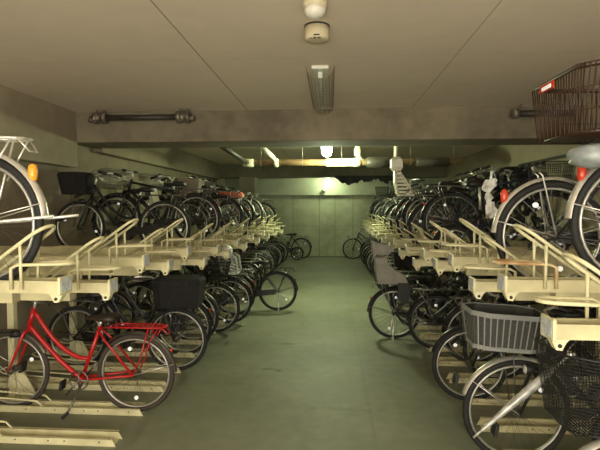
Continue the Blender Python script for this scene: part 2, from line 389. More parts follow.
def basket(L, W, H, tap, kind, m_heavy=None):
    """open basket centred on x 0..L, bottom at 0"""
    b = MB(); t = tap
    def P(u, v, h):   # u,v in 0..1 at height h 0..1
        l = L-2*t*(1-h)*.5; w = W-2*t*(1-h); x0 = t*(1-h)*.25
        return (x0+u*l, -w/2+v*w, h*H)
    def loop(h): 
        c = .2
        return [P(u, v, h) for u, v in ((c,0),(.5,0),(1-c,0),(1,c),(1,.5),(1,1-c),(1-c,1),(.5,1),(c,1),(0,1-c),(0,.5),(0,c))]
    wr = .0028 if m_heavy is None else .0042
    if kind == 'wire' and m_heavy:
        b.tube(loop(1), .006, 6, True); b.tube(loop(0), .005, 5, True)
        b.tube(loop(.35), .002, 4, True); b.tube(loop(.7), .002, 4, True)
        for v in (0, 1):
            for i in range(0, 23): b.tube([P(i/22, v, 0), P(i/22, v, 1)], .0031, 4)
        for u in (0, 1):
            for i in range(0, 21): b.tube([P(u, i/20, 0), P(u, i/20, 1)], .0031, 4)
        for i in range(1, 30): b.tube([P(i/30, 0, 0), P(i/30, 1, 0)], .0055, 4)
        for i in range(1, 16): b.tube([P(0, i/16, 0), P(1, i/16, 0)], .0035, 4)
    elif kind == 'wire':
        b.tube(loop(1), .006, 6, True); b.tube(loop(0), .004, 5, True)
        for h in (.2, .4, .6, .8): b.tube(loop(h), wr, 4, True)
        for v in (0, 1):
            for i in range(1, 14): b.tube([P(i/14, v, 0), P(i/14, v, 1)], wr, 4)
        for u in (0, 1):
            for i in range(1, 12): b.tube([P(u, i/12, 0), P(u, i/12, 1)], wr, 4)
        for i in range(1, 10): b.tube([P(i/10, 0, 0), P(i/10, 1, 0)], wr, 4)
        for i in range(1, 8): b.tube([P(0, i/8, 0), P(1, i/8, 0)], wr, 4)
    elif kind == 'slat':
        for h, hh in ((1, .03), (.0, .025)):
            lo = loop(h); z = (H-hh) if h else 0
            b.loft([[(x, y, z) for x, y, _ in lo], [(x, y, z+hh) for x, y, _ in lo]], False, True)
            cx = L/2
            b.loft([[((x-cx)*.97+cx, y*.96, z) for x, y, _ in lo], [((x-cx)*.97+cx, y*.96, z+hh) for x, y, _ in lo]], False, True)
            b.loft([[(x, y, z+hh) for x, y, _ in lo], [((x-cx)*.97+cx, y*.96, z+hh) for x, y, _ in lo]], False, True)
        for v in (0, 1):
            for i in range(0, 12):
                u0 = (i+.36)/12; u1 = (i+.58)/12
                b.loft([[P(u0, v, 0), P(u1, v, 0)], [P(u0, v, 1), P(u1, v, 1)]], False, False)
        for u in (0, 1):
            for i in range(0, 9):
                u0 = (i+.36)/9; u1 = (i+.58)/9
                b.loft([[P(u, u0, 0), P(u, u1, 0)], [P(u, u0, 1), P(u, u1, 1)]], False, False)
    elif kind == 'net':
        b.tube(loop(1), .005, 6, True); b.tube(loop(0), .004, 5, True)
        for h in [i/22 for i in range(1, 22)]: b.tube(loop(h), .0018, 3, True)
        for v in (0, 1):
            for i in range(1, 36): b.tube([P(i/36, v, 0), P(i/36, v, 1)], .0019, 3)
        for u in (0, 1):
            for i in range(1, 28): b.tube([P(u, i/28, 0), P(u, i/28, 1)], .0019, 3)
        for i in range(1, 28): b.tube([P(i/28, 0, 0), P(i/28, 1, 0)], .004, 3)
    elif kind == 'liner':
        q = 4
        lo = [[((x-L/2)*.95+L/2, y*.94, z*.97+.004) for x, y, z in loop(h)] for h in (0, .33, .66, .99)]
        b.loft(lo, False, True); b.add(lo[0], [tuple(range(12))])
    else:              # solid cloth-lined
        lo = [loop(h) for h in (0, .33, .66, 1)]; cx = L/2
        b.loft(lo, False, True); b.add(lo[0], [tuple(range(12))])
        top = [((x-cx)*.9+cx, y*.88, z+.03) for x, y, z in lo[-1]]
        b.loft([lo[-1], top], False, True); b.add([(x, y, z) for x, y, z in top], [tuple(range(12))])
    return b

def child_seat(kind):
    """rear child seat: origin at the carrier top, leaning back toward -x"""
    b = MB()
    if kind == 'shell':
        w = .15
        b.box((-.20, -w, 0), (.16, w, .045), .012)
        for s in (-1, 1): b.prism([(-.24, .0), (.12, .0), (.15, .05), (.11, .13), (-.02, .19), (-.10, .27), (-.13, .36), (-.28, .37)], s*w-.014, s*w+.014)
        b.loft([[(-.245, -w, .0), (-.205, -w, .0), (-.205, w, .0), (-.245, w, .0)], [(-.285, -w, .37), (-.245, -w, .37), (-.245, w, .37), (-.285, w, .37)]])
        return b
    if kind == 'head':
        for s in (-1, 1): b.prism([(-.305, .40), (-.11, .405), (-.06, .44), (-.055, .49), (-.10, .535), (-.325, .575)], s*.13-.014, s*.13+.014)
        b.loft([[(-.305, -.13, .40), (-.265, -.13, .40), (-.265, .13, .40), (-.305, .13, .40)], [(-.325, -.13, .575), (-.285, -.13, .57), (-.285, .13, .57), (-.325, .13, .575)]])
        b.box((-.30, -.05, .33), (-.265, .05, .42))
        return b
    if kind == 'leg':
        return b.prism([(.02, .02), (.17, .02), (.20, -.15), (.15, -.26), (.05, -.24)], -.02, .02)
def slot_panel():
    """rounded slotted panel in the xz plane"""
    b = MB(); W, H = .30, .30
    poly = [(-.15, .02), (-.11, -.02), (.06, -.02), (.11, .03), (.16, .27), (.13, .31), (-.06, .30), (-.12, .25)]
    b.tube([(x, 0, z) for x, z in poly], .02, 8, True)
    for i in range(5):
        z = .02+i*.055
        b.tube([(-.13+i*.012, 0, z), (.10+i*.012, 0, z+.07)], .018, 8, flat=.45)
    b.tube([(-.04, 0, 0), (.03, 0, .30)], .012, 6)
    return b
def cream_seat_back():
    """tall child seat back with rows of slots and a round head piece"""
    b = MB()
    def bar(z0, z1, x0, x1, w0, w1): b.loft([[(x0-.02,-w0,z0),(x0+.02,-w0,z0),(x0+.02,w0,z0),(x0-.02,w0,z0)], [(x1-.02,-w1,z1),(x1+.02,-w1,z1),(x1+.02,w1,z1),(x1-.02,w1,z1)]])
    return b

BIKES = []
def bicycle(label, x_hub, y, z, side, out='rear', r=.33, frame='black', style='u', rim='rim', tire='tire', fender='black', carrier='dullchrome',
            front_basket=None, rear=None, saddle='saddle', guard='black', stand='fold', refl=2, lamp=True, group=None, tail='redref', cat='bicycle', stays='dullchrome', name='city_bicycle', tallref='redref', bloc=None):
    """aisle-side wheel hub at world x_hub; out = which wheel faces the aisle"""
    sgn = 1 if side == 'L' else -1                      # aisle lies toward +x on the left
    fold = style == 'fold'
    rh, fh = (-.40, .52) if fold else (-.46, .61)
    off = fh if out == 'front' else rh
    heading = sgn if out == 'front' else -sgn           # +1 = bike nose toward +x
    rz = 0. if heading > 0 else PI
    x0 = x_hub - heading*off
    t = thing(name, label, cat, (x0, y, z), rz, group)
    dz = r-.33 if not fold else 0
    part(t, 'frame', (style, r), frame, lambda: frame_mesh(style, r))
    wheel_parts(t, (rh, 0, r), r, tire, rim, refl, random.uniform(0, 6))
    fw_ = wheel_parts(t, (fh, 0, r), r, tire, rim, refl, random.uniform(0, 6))
    HBx = .455 if not fold else .36
    hb = .69 if not fold else .50
    def fork():
        b = MB().tube([(HBx, 0, hb), (HBx+.005, 0, hb-.02)], .018, 8)
        for s in (-1, 1): b.tube([(HBx+.003, s*.02, hb-.01), (HBx+.02, s*.048, hb-.04), (HBx+(fh-HBx)*.62, s*.055, (hb+r)/2-.05), (fh, s*.06, r)], [.012, .013, .011, .008], 6)
        return b
    part(t, 'fork', (style == 'fold', r), frame, fork)
    # handlebar
    if fold:
        hl = lambda: MB().tube([(.355, 0, .60), (.32, 0, .98)], .014, 6).tube([(.31, -.20, 1.0), (.32, 0, .985), (.31, .20, 1.0)], .011, 6)
        gx, gz, gd = .31, 1.0, 0.
    elif style == 'diamond':
        hl = lambda: MB().tube([(.405, 0, .86), (.39, 0, .93), (.45, 0, .95)], .013, 6).tube([(.42, -.21, .965), (.45, -.08, .955), (.45, .08, .955), (.42, .21, .965)], .011, 6)
        gx, gz, gd = .42, .965, 0.
    else:
        hl = lambda: MB().tube([(.405, 0, .85), (.385, 0, .945)], .012, 6).tube([(.20, -.205, .985), (.29, -.20, 1.01), (.385, -.12, 1.0), (.395, 0, .955), (.385, .12, 1.0), (.29, .20, 1.01), (.20, .205, .985)], .011, 6)
        gx, gz, gd = .20, .985, 1.
    h = part(t, 'handlebar', (fold, style == 'diamond'), 'chrome' if not fold else 'plastic', hl)
    for s in (-1, 1):
        if gd: 
            part(h, 'grip', s, 'plastic', lambda s=s: MB().tube([(.26, s*.202, 1.005), (.16, s*.207, .972)], .0165, 8))
            part(h, 'brake_lever', s, 'dullchrome', lambda s=s: MB().tube([(.31, s*.198, 1.0), (.325, s*.20, .975), (.21, s*.205, .945)], .006, 5))
        else:
            part(h, 'grip', (s, gx), 'plastic', lambda s=s: MB().tube([(gx, s*.13, gz), (gx, s*.215, gz)], .0165, 8))
            part(h, 'brake_lever', (s, gx), 'dullchrome', lambda s=s: MB().tube([(gx, s*.11, gz-.01), (gx+.04, s*.13, gz-.03), (gx+.03, s*.2, gz-.04)], .006, 5))
    # saddle
    sx, sz = (-.185, .78) if not fold else (-.165, .80)
    part(t, 'seat_post', fold, 'chrome', lambda: MB().tube([(-.15, 0, .70 if not fold else .56), (sx+.005, 0, sz)], .013, 6))
    def sad():
        b = MB(); rings = []
        for u, w, zt in ((-.13, .07, .03), (-.10, .098, .045), (-.03, .095, .04), (.04, .05, .028), (.11, .026, .024), (.145, .014, .015)):
            rings.append([(sx+u, w*c, sz+(zt if s_ > 0 else -.012)*(1 if abs(c) < .8 else .3) ) for c, s_ in ((1, 1), (.6, 1), (0, 1), (-.6, 1), (-1, 1), (-.75, -1), (0, -1), (.75, -1))])
        b.loft(rings, True, True, True)
        for s in (-1, 1): b.lathe([(.006, -.01), (.018, -.008), (.018, .03), (.012, .035)], (sx-.07, s*.045, sz-.045), 'z', 8)
        return b
    part(t, 'saddle', fold, saddle, sad)
    # drive
    part(t, 'crank', fold, 'dullchrome', lambda: MB().ring((0, .053, .275), .078, .006, 24, 4).tube([(-.078, .053, .275), (.078, .053, .275)], .007, 5).tube([(0, .053, .197), (0, .053, .353)], .007, 5).tube([(0, -.068, .275), (0, .068, .275)], .012, 6).tube([(0, .066, .275), (.10, .075, .16)], .009, 6).tube([(0, -.066, .275), (-.10, -.075, .39)], .009, 6))
    ck = t.children[-1]
    for s in (-1, 1): part(ck, 'pedal', s, 'plastic', lambda s=s: MB().box((s*.10-.04, s*.078, .275-s*.115-.012), (s*.10+.04, s*.155, .275-s*.115+.012), .004))
    if not fold and guard:
        part(t, 'chain_guard', r, guard, lambda: MB().prism([(-.40, r-.045), (-.16, .25), (-.02, .20), (.07, .215), (.10, .275), (.07, .335), (-.02, .355), (-.2, .34), (-.40, r+.045), (-.45, r+.02), (-.45, r-.02)], .060, .072))
    # fenders
    if fender:
        f = part(t, 'rear_fender', (r, fold), fender, lambda: arc((rh, 0, r), r+.017, 50, 177))
        if tail == 'tall':
            part(f, 'reflector', (r, tallref), tallref, lambda: MB().lathe([(.004, -.042), (.016, -.036), (.021, -.015), (.021, .015), (.016, .036), (.004, .042)], n=12), loc=(rh-(r+.036)*math.cos(.70), 0, r+(r+.036)*math.sin(.70)))
        elif tail: part(f, 'reflector', (r, fold), tail, lambda: MB().lathe([(.008, -.010), (.015, -.006), (.016, .006), (.011, .010)], (rh-(r+.034)*math.cos(math.radians(33)), 0, r+(r+.034)*math.sin(math.radians(33))), 'x', 10))
        f2 = part(t, 'front_fender', (r, fold), fender, lambda: arc((fh, 0, r), r+.017, 18, 152))
        for q in (-1, 1):
            a = math.radians(165)
            part(f, 'fender_stay', (r, fold, q), stays, lambda: MB().tube([(rh, q*.066, r), (rh+(r+.01)*math.cos(a), q*.028, r+(r+.01)*math.sin(a))], .0035, 4))
            a2 = math.radians(35)
            part(f2, 'fender_stay', (r, fold, q, 'f'), stays, lambda: MB().tube([(fh, q*.063, r), (fh+(r+.01)*math.cos(a2), q*.028, r+(r+.01)*math.sin(a2))], .0035, 4))
    # carrier
    if carrier:
        zc = r*2+.065
        def car():
            b = MB()
            b.tube([(-.20, -.035, zc-.01), (-.28, -.065, zc), (-.66, -.065, zc), (-.72, -.04, zc), (-.72, .04, zc), (-.66, .065, zc), (-.28, .065, zc), (-.20, .035, zc-.01)], .0065, 6)
            for i in range(5): b.tube([(-.30-.085*i, -.065, zc), (-.30-.085*i, .065, zc)], .005, 5)
            b.tube([(-.26, 0, zc), (-.71, 0, zc)], .0045, 5)
            for s in (-1, 1):
                b.tube([(-.60, s*.067, zc), (-.52, s*.07, r+.12), (-.47, s*.068, r+.01)], .006, 5)
                b.tube([(-.68, s*.06, zc), (-.56, s*.07, r+.2)], .005, 5)
            b.tube([(-.70, -.05, zc), (-.745, -.03, zc-.06), (-.745, .03, zc-.06), (-.70, .05, zc)], .005, 5)
            return b
        part(t, 'carrier', r, carrier, car)
    # stand
    if stand in ('fold', 'long'):
        tl = .44 if stand == 'long' else .27
        part(t, 'kickstand', (r, stand), 'chrome' if stand == 'long' else 'dullchrome', lambda: MB().tube([(rh, -.10, r-.01), (rh-.14, -.105, r-.0), (rh-tl, -.105, r+.03)], .0085, 6).tube([(rh, .10, r-.01), (rh-.14, .105, r-.0), (rh-tl, .105, r+.03)], .0085, 6).tube([(rh, -.10, r-.01), (rh, .10, r-.01)], .006, 5))
    elif stand == 'double':
        part(t, 'kickstand', (r, 'd'), 'chrome', lambda: MB().tube([(rh, -.075, r), (rh-.03, -.10, .10), (rh-.02, -.12, .006)], .0085, 6).tube([(rh, .075, r), (rh-.03, .10, .10), (rh-.02, .12, .006)], .0085, 6).tube([(rh-.03, -.11, .02), (rh-.03, .11, .02)], .007, 5))
    elif stand == 'side':
        k = part(t, 'kickstand', (r, 's'), 'dullchrome', lambda: MB().tube([(-.03, .05, .26), (.03, .14, .08), (.05, .16, .035)], .009, 6))
        part(k, 'rubber_foot', 1, 'plastic', lambda: MB().tube([(.04, .15, .05), (.075, .185, .012)], .014, 6))
    # lamp
    if lamp:
        l = part(t, 'headlamp', fold, 'plastic', lambda: MB().lathe([(.012, -.05), (.028, -.03), (.033, .02)], (HBx+.10, .045, hb-.04), 'x', 12).tube([(HBx+.01, .045, hb-.05), (HBx+.08, .045, hb-.045)], .006, 5))
        part(l, 'lens', fold, 'lens', lambda: MB().lathe([(.031, .02), (.025, .026), (.01, .03)], (HBx+.10, .045, hb-.04), 'x', 12))
    # baskets
    if front_basket:
        kind, m, L, W, H = front_basket
        bo = part(t, 'front_basket', front_basket, m, lambda: basket(L, W, H, .05, kind), loc=bloc or (.47, 0, .735 if front_basket[0] != 'slat' else .77), rot=(0, 0 if front_basket[0] != 'slat' else -.06, 0))
        if kind == 'slat': part(bo, 'basket_liner', front_basket, 'greymesh', lambda: basket(L, W, H, .05, 'liner'))
        if kind == 'wire' and m == 'blackwire': pass
        part(bo, 'basket_bracket', r, 'dullchrome', lambda: MB().tube([(-.04, 0, .05), (.0, 0, .05)], .01, 5).tube([(fh-.47, .066, r-.735), (.20, .09, .0)], .004, 4).tube([(fh-.47, -.066, r-.735), (.20, -.09, .0)], .004, 4))
    zc = r*2+.072
    if rear == 'seat':
        s = part(t, 'child_seat', 1, 'greyseat', lambda: child_seat('shell'), loc=(-.46, 0, zc), label='taupe plastic child seat')
        s.scale = (.92, .92, .92)
        part(s, 'headrest', 1, 'greyseat', lambda: child_seat('head'))
        for q in (-1, 1): part(s, 'leg_guard', 1, 'plastic', lambda: child_seat('leg'), loc=(0, q*.15, 0), label='black leg guard')
    elif rear == 'slot':
        s = part(t, 'child_seat', 2, 'slotseat', lambda: MB().box((-.15, -.13, 0), (.12, .13, .025), .008), loc=(-.47, 0, zc), label='light grey slotted child seat')
        s.scale = (.88, .88, .84)
        for q in (-1, 1): part(s, 'slotted_panel', 1, 'slotseat', slot_panel, loc=(0, q*.14, .03))
    elif rear == 'cream':
        def back():
            b = MB(); w = .12
            n = 5
            b.box((-.10, -w, 0), (.2, w, .03), .008)
            for s in (-1, 1): b.tube([(.20, s*w, .03), (.10, s*w, .12), (-.02, s*w, .30), (-.10, s*w*.8, .42)], .016, 6); b.tube([(-.10, s*w, .02), (-.15, s*w, .2), (-.16, s*w*.8, .42)], .016, 6)
            b.loft([[(-.12, -w, .03), (-.12, w, .03)], [(-.17, -w, .22), (-.17, w, .22)], [(-.175, -w*.8, .43), (-.175, w*.8, .43)]], False, False)
            for s in (-1, 1):
                for i in range(6):
                    z = .05+i*.06; b.box((-.14, s*w-.008, z), (.14-i*.04, s*w+.008, z+.028))
            return b
        s = part(t, 'child_seat', 3, 'creamseat', back, loc=(-.69, 0, zc), label='cream plastic child seat with side slots')
        s.scale = (.82, .82, .86)
        part(s, 'headrest', 3, 'creamseat', lambda: MB().loft([[(-.20, -.07, .42), (-.06, -.09, .42), (-.06, .09, .42), (-.20, .07, .42)], [(-.23, -.10, .47), (-.04, -.12, .48), (-.04, .12, .48), (-.23, .10, .47)], [(-.23, -.10, .60), (-.05, -.12, .60), (-.05, .12, .60), (-.23, .10, .60)], [(-.19, -.07, .645), (-.09, -.08, .645), (-.09, .08, .645), (-.19, .07, .645)]]))
    elif rear == 'cushion':
        part(t, 'carrier_cushion', 1, 'orange', lambda: MB().loft([[(x, -w, z0), (x, w, z0), (x, w*.9, z1), (x, -w*.9, z1)] for x, w, z0, z1 in ((-.20, .06, 0, .05), (-.17, .09, 0, .085), (.17, .09, 0, .085), (.20, .06, 0, .05))]), loc=(-.46, 0, zc), label='orange-red cushion')
    elif rear == 'basket':
        bo = part(t, 'rear_basket', 1, 'brownwire', lambda: basket(.50, .50, .27, .05, 'wire', 1), loc=(-.905, -.075, zc-.006), label='brown wire basket')
        part(bo, 'basket_rim', 1, 'brownwire', lambda: MB().tube([(0, -.19, .27), (.06, -.25, .27), (.44, -.25, .27), (.50, -.19, .27), (.50, .19, .27), (.44, .25, .27), (.06, .25, .27), (0, .19, .27)], .011, 6, True))
        part(bo, 'basket_hoop', 1, 'brownwire', lambda: MB().tube([(.03, -.15, .0), (.08, -.195, .0), (.40, -.195, .0), (.46, -.15, .0), (.46, .15, .0), (.40, .195, .0), (.08, .195, .0), (.03, .15, .0)], .009, 6, True))
        st = part(bo, 'reflective_sticker', 1, 'redref', lambda: MB().box((-.016, -.07, -.018), (-.010, .07, .018)), loc=(0, .06, .245))
        part(st, 'sticker_stripe', 1, 'white', lambda: MB().box((-.019, -.05, -.011), (-.0155, .04, .005)))
    elif rear == 'wire':
        part(t, 'rear_basket', 2, 'wire', lambda: basket(.38, .32, .26, .05, 'wire'), loc=(-.68, 0, zc))
    BIKES.append(t)
    return t

ORD = ['zeroth', 'first', 'second', 'third', 'fourth', 'fifth', 'sixth', 'seventh', 'eighth', 'ninth', 'tenth', 'eleventh', 'twelfth', 'thirteenth', 'fourteenth', 'fifteenth', 'sixteenth', 'seventeenth', 'eighteenth', 'nineteenth', 'twentieth', 'twenty-first', 'twenty-second', 'twenty-third', 'twenty-fourth', 'twenty-fifth', 'twenty-sixth', 'twenty-seventh', 'twenty-eighth', 'twenty-ninth']

# slot layout
LT_Y = [2.15+.49*k for k in range(18)]
def LT_X(y): return -1.28+.03*max(0, y-4.1)
def drop(y): return -.105*min(1, max(0, (y-3.9)/.8))
#      # upper left trays; even = high
RT_Y = [1.846+.49*k for k in range(22)]; RT_X = .845       # upper right trays; odd = high
LF_Y = [3.235+.49*k for k in range(23)]; LF_X = -1.535
RF_Y = [2.17+.49*k for k in range(26)]; RF_X = 1.15
ZLOW, ZHIGH = 1.235, 1.325                                # tray undersides

def tray(side, k, y):
    high = (k % 2 == 0) if side == 'L' else (k % 2 == 1)
    x = LT_X(y) if side == 'L' else RT_X
    w = 'left' if side == 'L' else 'right'
    t = thing('bicycle_tray', f'cream steel upper bicycle tray on the {w} rack, {ORD[k+1]} from the camera', 'bicycle tray', (x, y, (ZHIGH if high else ZLOW)-.012+drop(y)), 0 if side == 'L' else PI, f'upper bicycle trays on the {w} rack')
    cm = 'cream' if y < 4.4 else 'tan'  # far trays take the darker cream, dim light in its colour
    part(t, 'channel', 1, 'tan', lambda: MB().box((-1.85, -.045, 0), (0, .045, .005)).box((-1.85, -.048, 0), (0, -.042, .056)).box((-1.85, .042, 0), (0, .048, .056)).box((-1.85, -.054, .06), (0, -.042, .056)).box((-1.85, .042, .06), (0, .054, .056)))
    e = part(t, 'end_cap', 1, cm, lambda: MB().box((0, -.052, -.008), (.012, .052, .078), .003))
    part(e, 'number_sticker', 1, 'label', lambda: MB().box((.0118, -.042, .004), (.0135, .042, .070)))
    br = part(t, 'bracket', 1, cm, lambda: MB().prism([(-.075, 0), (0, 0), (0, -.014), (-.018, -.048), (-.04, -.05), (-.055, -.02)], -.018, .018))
    part(br, 'bolt', 1, 'slot', lambda: MB().lathe([(.008, -.022), (.008, .022)], (-.03, 0, -.032), 'y', 8))
    def hairpin():
        p = [(-.43, -.07, .05), (-.115, -.07, .275)]
        for i in range(1, 8):
            a = -PI/2+PI*i/8; q = math.cos(a); p.append((-.115+.06*q, .07*math.sin(a), .275+.043*q))
        p += [(-.115, .07, .275), (-.43, .07, .05)]
        return MB().tube(p, .009, 6)
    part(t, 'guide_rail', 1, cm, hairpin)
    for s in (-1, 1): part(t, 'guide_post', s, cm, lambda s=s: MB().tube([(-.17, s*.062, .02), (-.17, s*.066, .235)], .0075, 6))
    rusty = (side == 'R' and k in (1, 2))
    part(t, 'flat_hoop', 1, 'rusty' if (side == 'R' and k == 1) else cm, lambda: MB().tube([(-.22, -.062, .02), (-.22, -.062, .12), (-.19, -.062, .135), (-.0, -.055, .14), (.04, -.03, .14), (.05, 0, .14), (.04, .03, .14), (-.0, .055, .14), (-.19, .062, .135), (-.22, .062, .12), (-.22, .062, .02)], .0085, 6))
    return (x, (ZHIGH if high else ZLOW))

def floor_channel(side, k, y):
    x = LF_X if side == 'L' else RF_X; w = 'left' if side == 'L' else 'right'
    lab = f'cream steel wheel channel bolted to the {w} floor, {ORD[k+1]} from the camera'
    t = thing('floor_channel', lab, 'wheel channel', (x, y, 0), 0 if side == 'L' else PI, f'wheel channels on the {w} floor')
    def ch():
        b = MB().box((-1.75, -.055, 0), (-.02, .055, .006))
        for s in (-1, 1): b.prism([(-1.75, 0), (0, 0), (-.03, .058), (-1.75, .058)], s*.055-.003, s*.055+.003); b.box((-1.75, s*.055-.003, .054), (-.03, s*.055+s*.02, .058))
        return b
    part(t, 'channel', 2, 'cream' if side == 'L' else 'tan', ch)  # right side darker: its low light is in the colour
    def bolts():
        b = MB()
        for s in (-1, 1):
            for x_ in (-.12, -.38, -.5, -.75, -1.0, -1.3): b.lathe([(.006, -.002), (.006, .002)], (x_, s*.0585, .03), 'y', 6)
        return b
    part(t, 'bolt', 2, 'slot', bolts)
    part(t, 'wheel_hoop', 2, 'cream', lambda: MB().tube([(-.85, -.058, .05), (-.9, -.058, .10), (-1.55, -.058, .14), (-1.6, -.05, .16), (-1.6, .05, .16), (-1.55, .058, .14), (-.9, .058, .10), (-.85, .058, .05)], .008, 6))

for k, y in enumerate(LT_Y): tray('L', k, y)
for k, y in enumerate(RT_Y): tray('R', k, y)
for k, y in enumerate(LF_Y): floor_channel('L', k, y)
for k, y in enumerate(RF_Y): floor_channel('R', k, y)

def rack_frame(side, ys, y_lo, y_hi, xpost, xin, xend):
    w = 'left' if side == 'L' else 'right'; s = 1 if side == 'L' else -1
    t = thing('rack_frame', f'cream steel rack frame holding up the {w} upper trays', 'rack frame', (xpost, 0, 0))
    for y in ys:
        p = part(t, 'upright', 1, 'cream', lambda: MB().box((-.03, -.025, 0), (.03, .025, 1.03)), loc=(0, y, 0))
        part(p, 'gusset_plate', s, 'cream', lambda: MB().prism([(s*.03, .02), (s*.22, .02), (s*.03, .34)], -.006, .006))
        part(p, 'base_plate', s, 'cream', lambda: MB().box((-.08, -.06, 0), (.22 if s > 0 else .08, .06, .008)) if s > 0 else MB().box((-.22, -.06, 0), (.08, .06, .008)))
    part(t, 'long_beam', side, 'cream', lambda: MB().box((-.03, y_lo, 1.03), (.03, y_hi, 1.10)))
    for k, y in enumerate(LT_Y if side == 'L' else RT_Y):
        high = (k % 2 == 0) if side == 'L' else (k % 2 == 1)
        zt = round((ZHIGH if high else ZLOW)-.0145+drop(y), 4)
        part(t, 'support_arm', (side, zt), 'tan', lambda: MB().box((-.5*s, -.03, zt-.05), (s*(abs(xend-xpost)), .03, zt)).box((-.028, -.028, 1.1005), (.028, .028, zt-.049)), loc=(0 if side == 'R' else LT_X(y)+1.28, y, 0))
    return t
rack_frame('L', [3.97+.98*k for k in range(7)], 1.9, 10.7, -2.85, -1.85, -1.52)
rack_frame('R', [2.415+.98*k for k in range(11)], 1.6, 12.4, 2.45, 1.53, 1.08)

# ---- upper left bicycles
def zl(k): return (ZHIGH if k % 2 == 0 else ZLOW)-.006+drop(LT_Y[k])
def zr(k): return (ZHIGH if k % 2 == 1 else ZLOW)-.006+drop(RT_Y[k])
FB_BLACK = ('wire', 'blackwire', .32, .33, .24); FB_WIRE = ('wire', 'wire', .32, .33, .25); FB_SOLID = ('solid', 'cloth', .36, .34, .24)
FB_TAUPE = ('solid', 'taupe', .34, .33, .22); FB_GREY = ('slat', 'greybasket', .49, .36, .25)
HX = -1.735
bicycle('nearest bicycle on the upper left rack, chrome fender with an amber reflector', -1.702, LT_Y[0], zl(0), 'L', stand='long', fender='chrome', style='straight', frame='silver', tail='tall', tallref='amber', carrier='chrome', stays='chrome', guard='silver')
bicycle('black bicycle pushed far back, its black covered basket against the left wall', -2.03, LT_Y[7], zl(7), 'L', rim='chrome', front_basket=FB_SOLID, fender=None, style='step')
bicycle('black bicycle with a silver wire front basket on the upper left rack', -1.78, LT_Y[8], zl(8), 'L', front_basket=FB_WIRE, style='diamond')
t8 = bicycle('bicycle with a woven taupe front basket facing the aisle, upper left rack', -2.05, LT_Y[9], zl(9), 'L', out='front', frame='grey', front_basket=FB_TAUPE)
def cream_panel():
    return MB().loft([[(-.02, -.11, 0), (.03, -.11, 0), (.03, .11, 0), (-.02, .11, 0)], [(-.05, -.13, .14), (.0, -.13, .14), (.0, .13, .14), (-.05, .13, .14)], [(-.07, -.11, .26), (-.03, -.11, .26), (-.03, .11, .26), (-.07, .11, .26)]])
part(t8, 'front_child_seat', 1, 'creamseat', cream_panel, loc=(.14, 0, .62), label='small cream child seat')
part(t8.children[-1], 'mount_tube', 1, 'chrome', lambda: MB().tube([(.22, 0, .30), (.02, 0, .05)], .012, 6))
GEN = [('black', 'u', 'black', 'rim'), ('black', 'straight', 'dullchrome', 'rim'), ('navy', 'u', 'black', 'rim'), ('black', 'diamond', 'black', 'darkrim'), ('green', 'step', 'black', 'rim'),
       ('grey', 'u', 'dullchrome', 'rim'), ('black', 'step', 'black', 'darkrim'), ('maroon', 'u', 'dullchrome', 'rim'), ('brown', 'straight', 'black', 'rim'), ('silver', 'diamond', 'black', 'rim')]
CN = dict(black='black', navy='dark blue', green='dark green', grey='grey', maroon='dark red', brown='brown', silver='silver')
FN = dict(black='dark fenders', dullchrome='plain metal fenders')
def generic(side, tier, n, x, y, z, i, out, stand='fold', **kw):
    c, stl, fe, ri = GEN[i % len(GEN)]
    w = 'left' if side == 'L' else 'right'
    lab = f'{CN[c]} bicycle with {FN[fe]}, {ORD[n]} from the camera on the {tier} {w} rack'
    d = dict(frame=c, style=stl, fender=fe, rim=ri, guard=c if c in ('grey', 'silver') else 'black', group=f'bicycles on the {tier} {w} rack', stand=stand)
    d['front_basket'] = [FB_BLACK, FB_WIRE, None, FB_BLACK, FB_SOLID, None][i % 6]
    d['refl'] = 2 if i % 2 else 1
    d['tail'] = 'redref' if i % 4 == 0 else 'plastic'
    d.update(kw)
    return bicycle(lab, x, y, z, side, out, **d)
rnd = random.Random(11)
n = 4
for k in range(10, 18):
    if k in (13, 16): continue
    n += 1
    if k == 11:
        bicycle('dark bicycle with an orange-red cushion on its carrier, upper left rack', LT_X(LT_Y[k])-.455, LT_Y[k], zl(k), 'L', rear='cushion', frame='black'); continue
    generic('L', 'upper', n, LT_X(LT_Y[k])-.455-rnd.uniform(0, .06), LT_Y[k], zl(k), k*7+3, 'front' if k in (13, 18, 23) else 'rear')
# ---- upper right bicycles
RX = 1.275
bicycle('nearest bicycle on the upper right rack, carrying a brown wire basket', 1.48, RT_Y[1], zr(1), 'R', rear='basket', fender='chrome', tail='tall', frame='grey', style='straight', stays='chrome')
bicycle('bicycle with a chrome rear fender beside the brown wire basket, upper right rack', 1.29, RT_Y[2], zr(2), 'R', r=.322, fender='chrome', frame='black', style='straight', stays='chrome', carrier=None, stand=None, tail='tall')
b2 = BIKES[-1]
for q in (-1, 1): part(b2, 'fender_strut', q, 'chrome', lambda: MB().tube([(-.46, q*.064, .322), (-.53, q*.03, .672), (-.55, q*.03, .69)], .005, 5))
bicycle('small-wheeled folding bicycle on the upper right rack, past three empty trays', 1.24, RT_Y[6], zr(6), 'R', style='fold', r=.20, fender='black', carrier=None, stand=None, frame='black', name='folding_bicycle')
bicycle('dark blue bicycle behind the small folding bicycle, upper right rack', 1.34, RT_Y[7], zr(7), 'R', frame='navy', style='diamond', front_basket=FB_BLACK, rim='darkrim')
bicycle('black bicycle with dark rims, second behind the small folding bicycle', 1.27, RT_Y[8], zr(8), 'R', frame='black', style='straight', rim='darkrim', front_basket=FB_BLACK)
bicycle('black step-through bicycle just before the cream child seat, upper right rack', RX, RT_Y[9], zr(9), 'R', frame='black', style='step', front_basket=FB_SOLID)
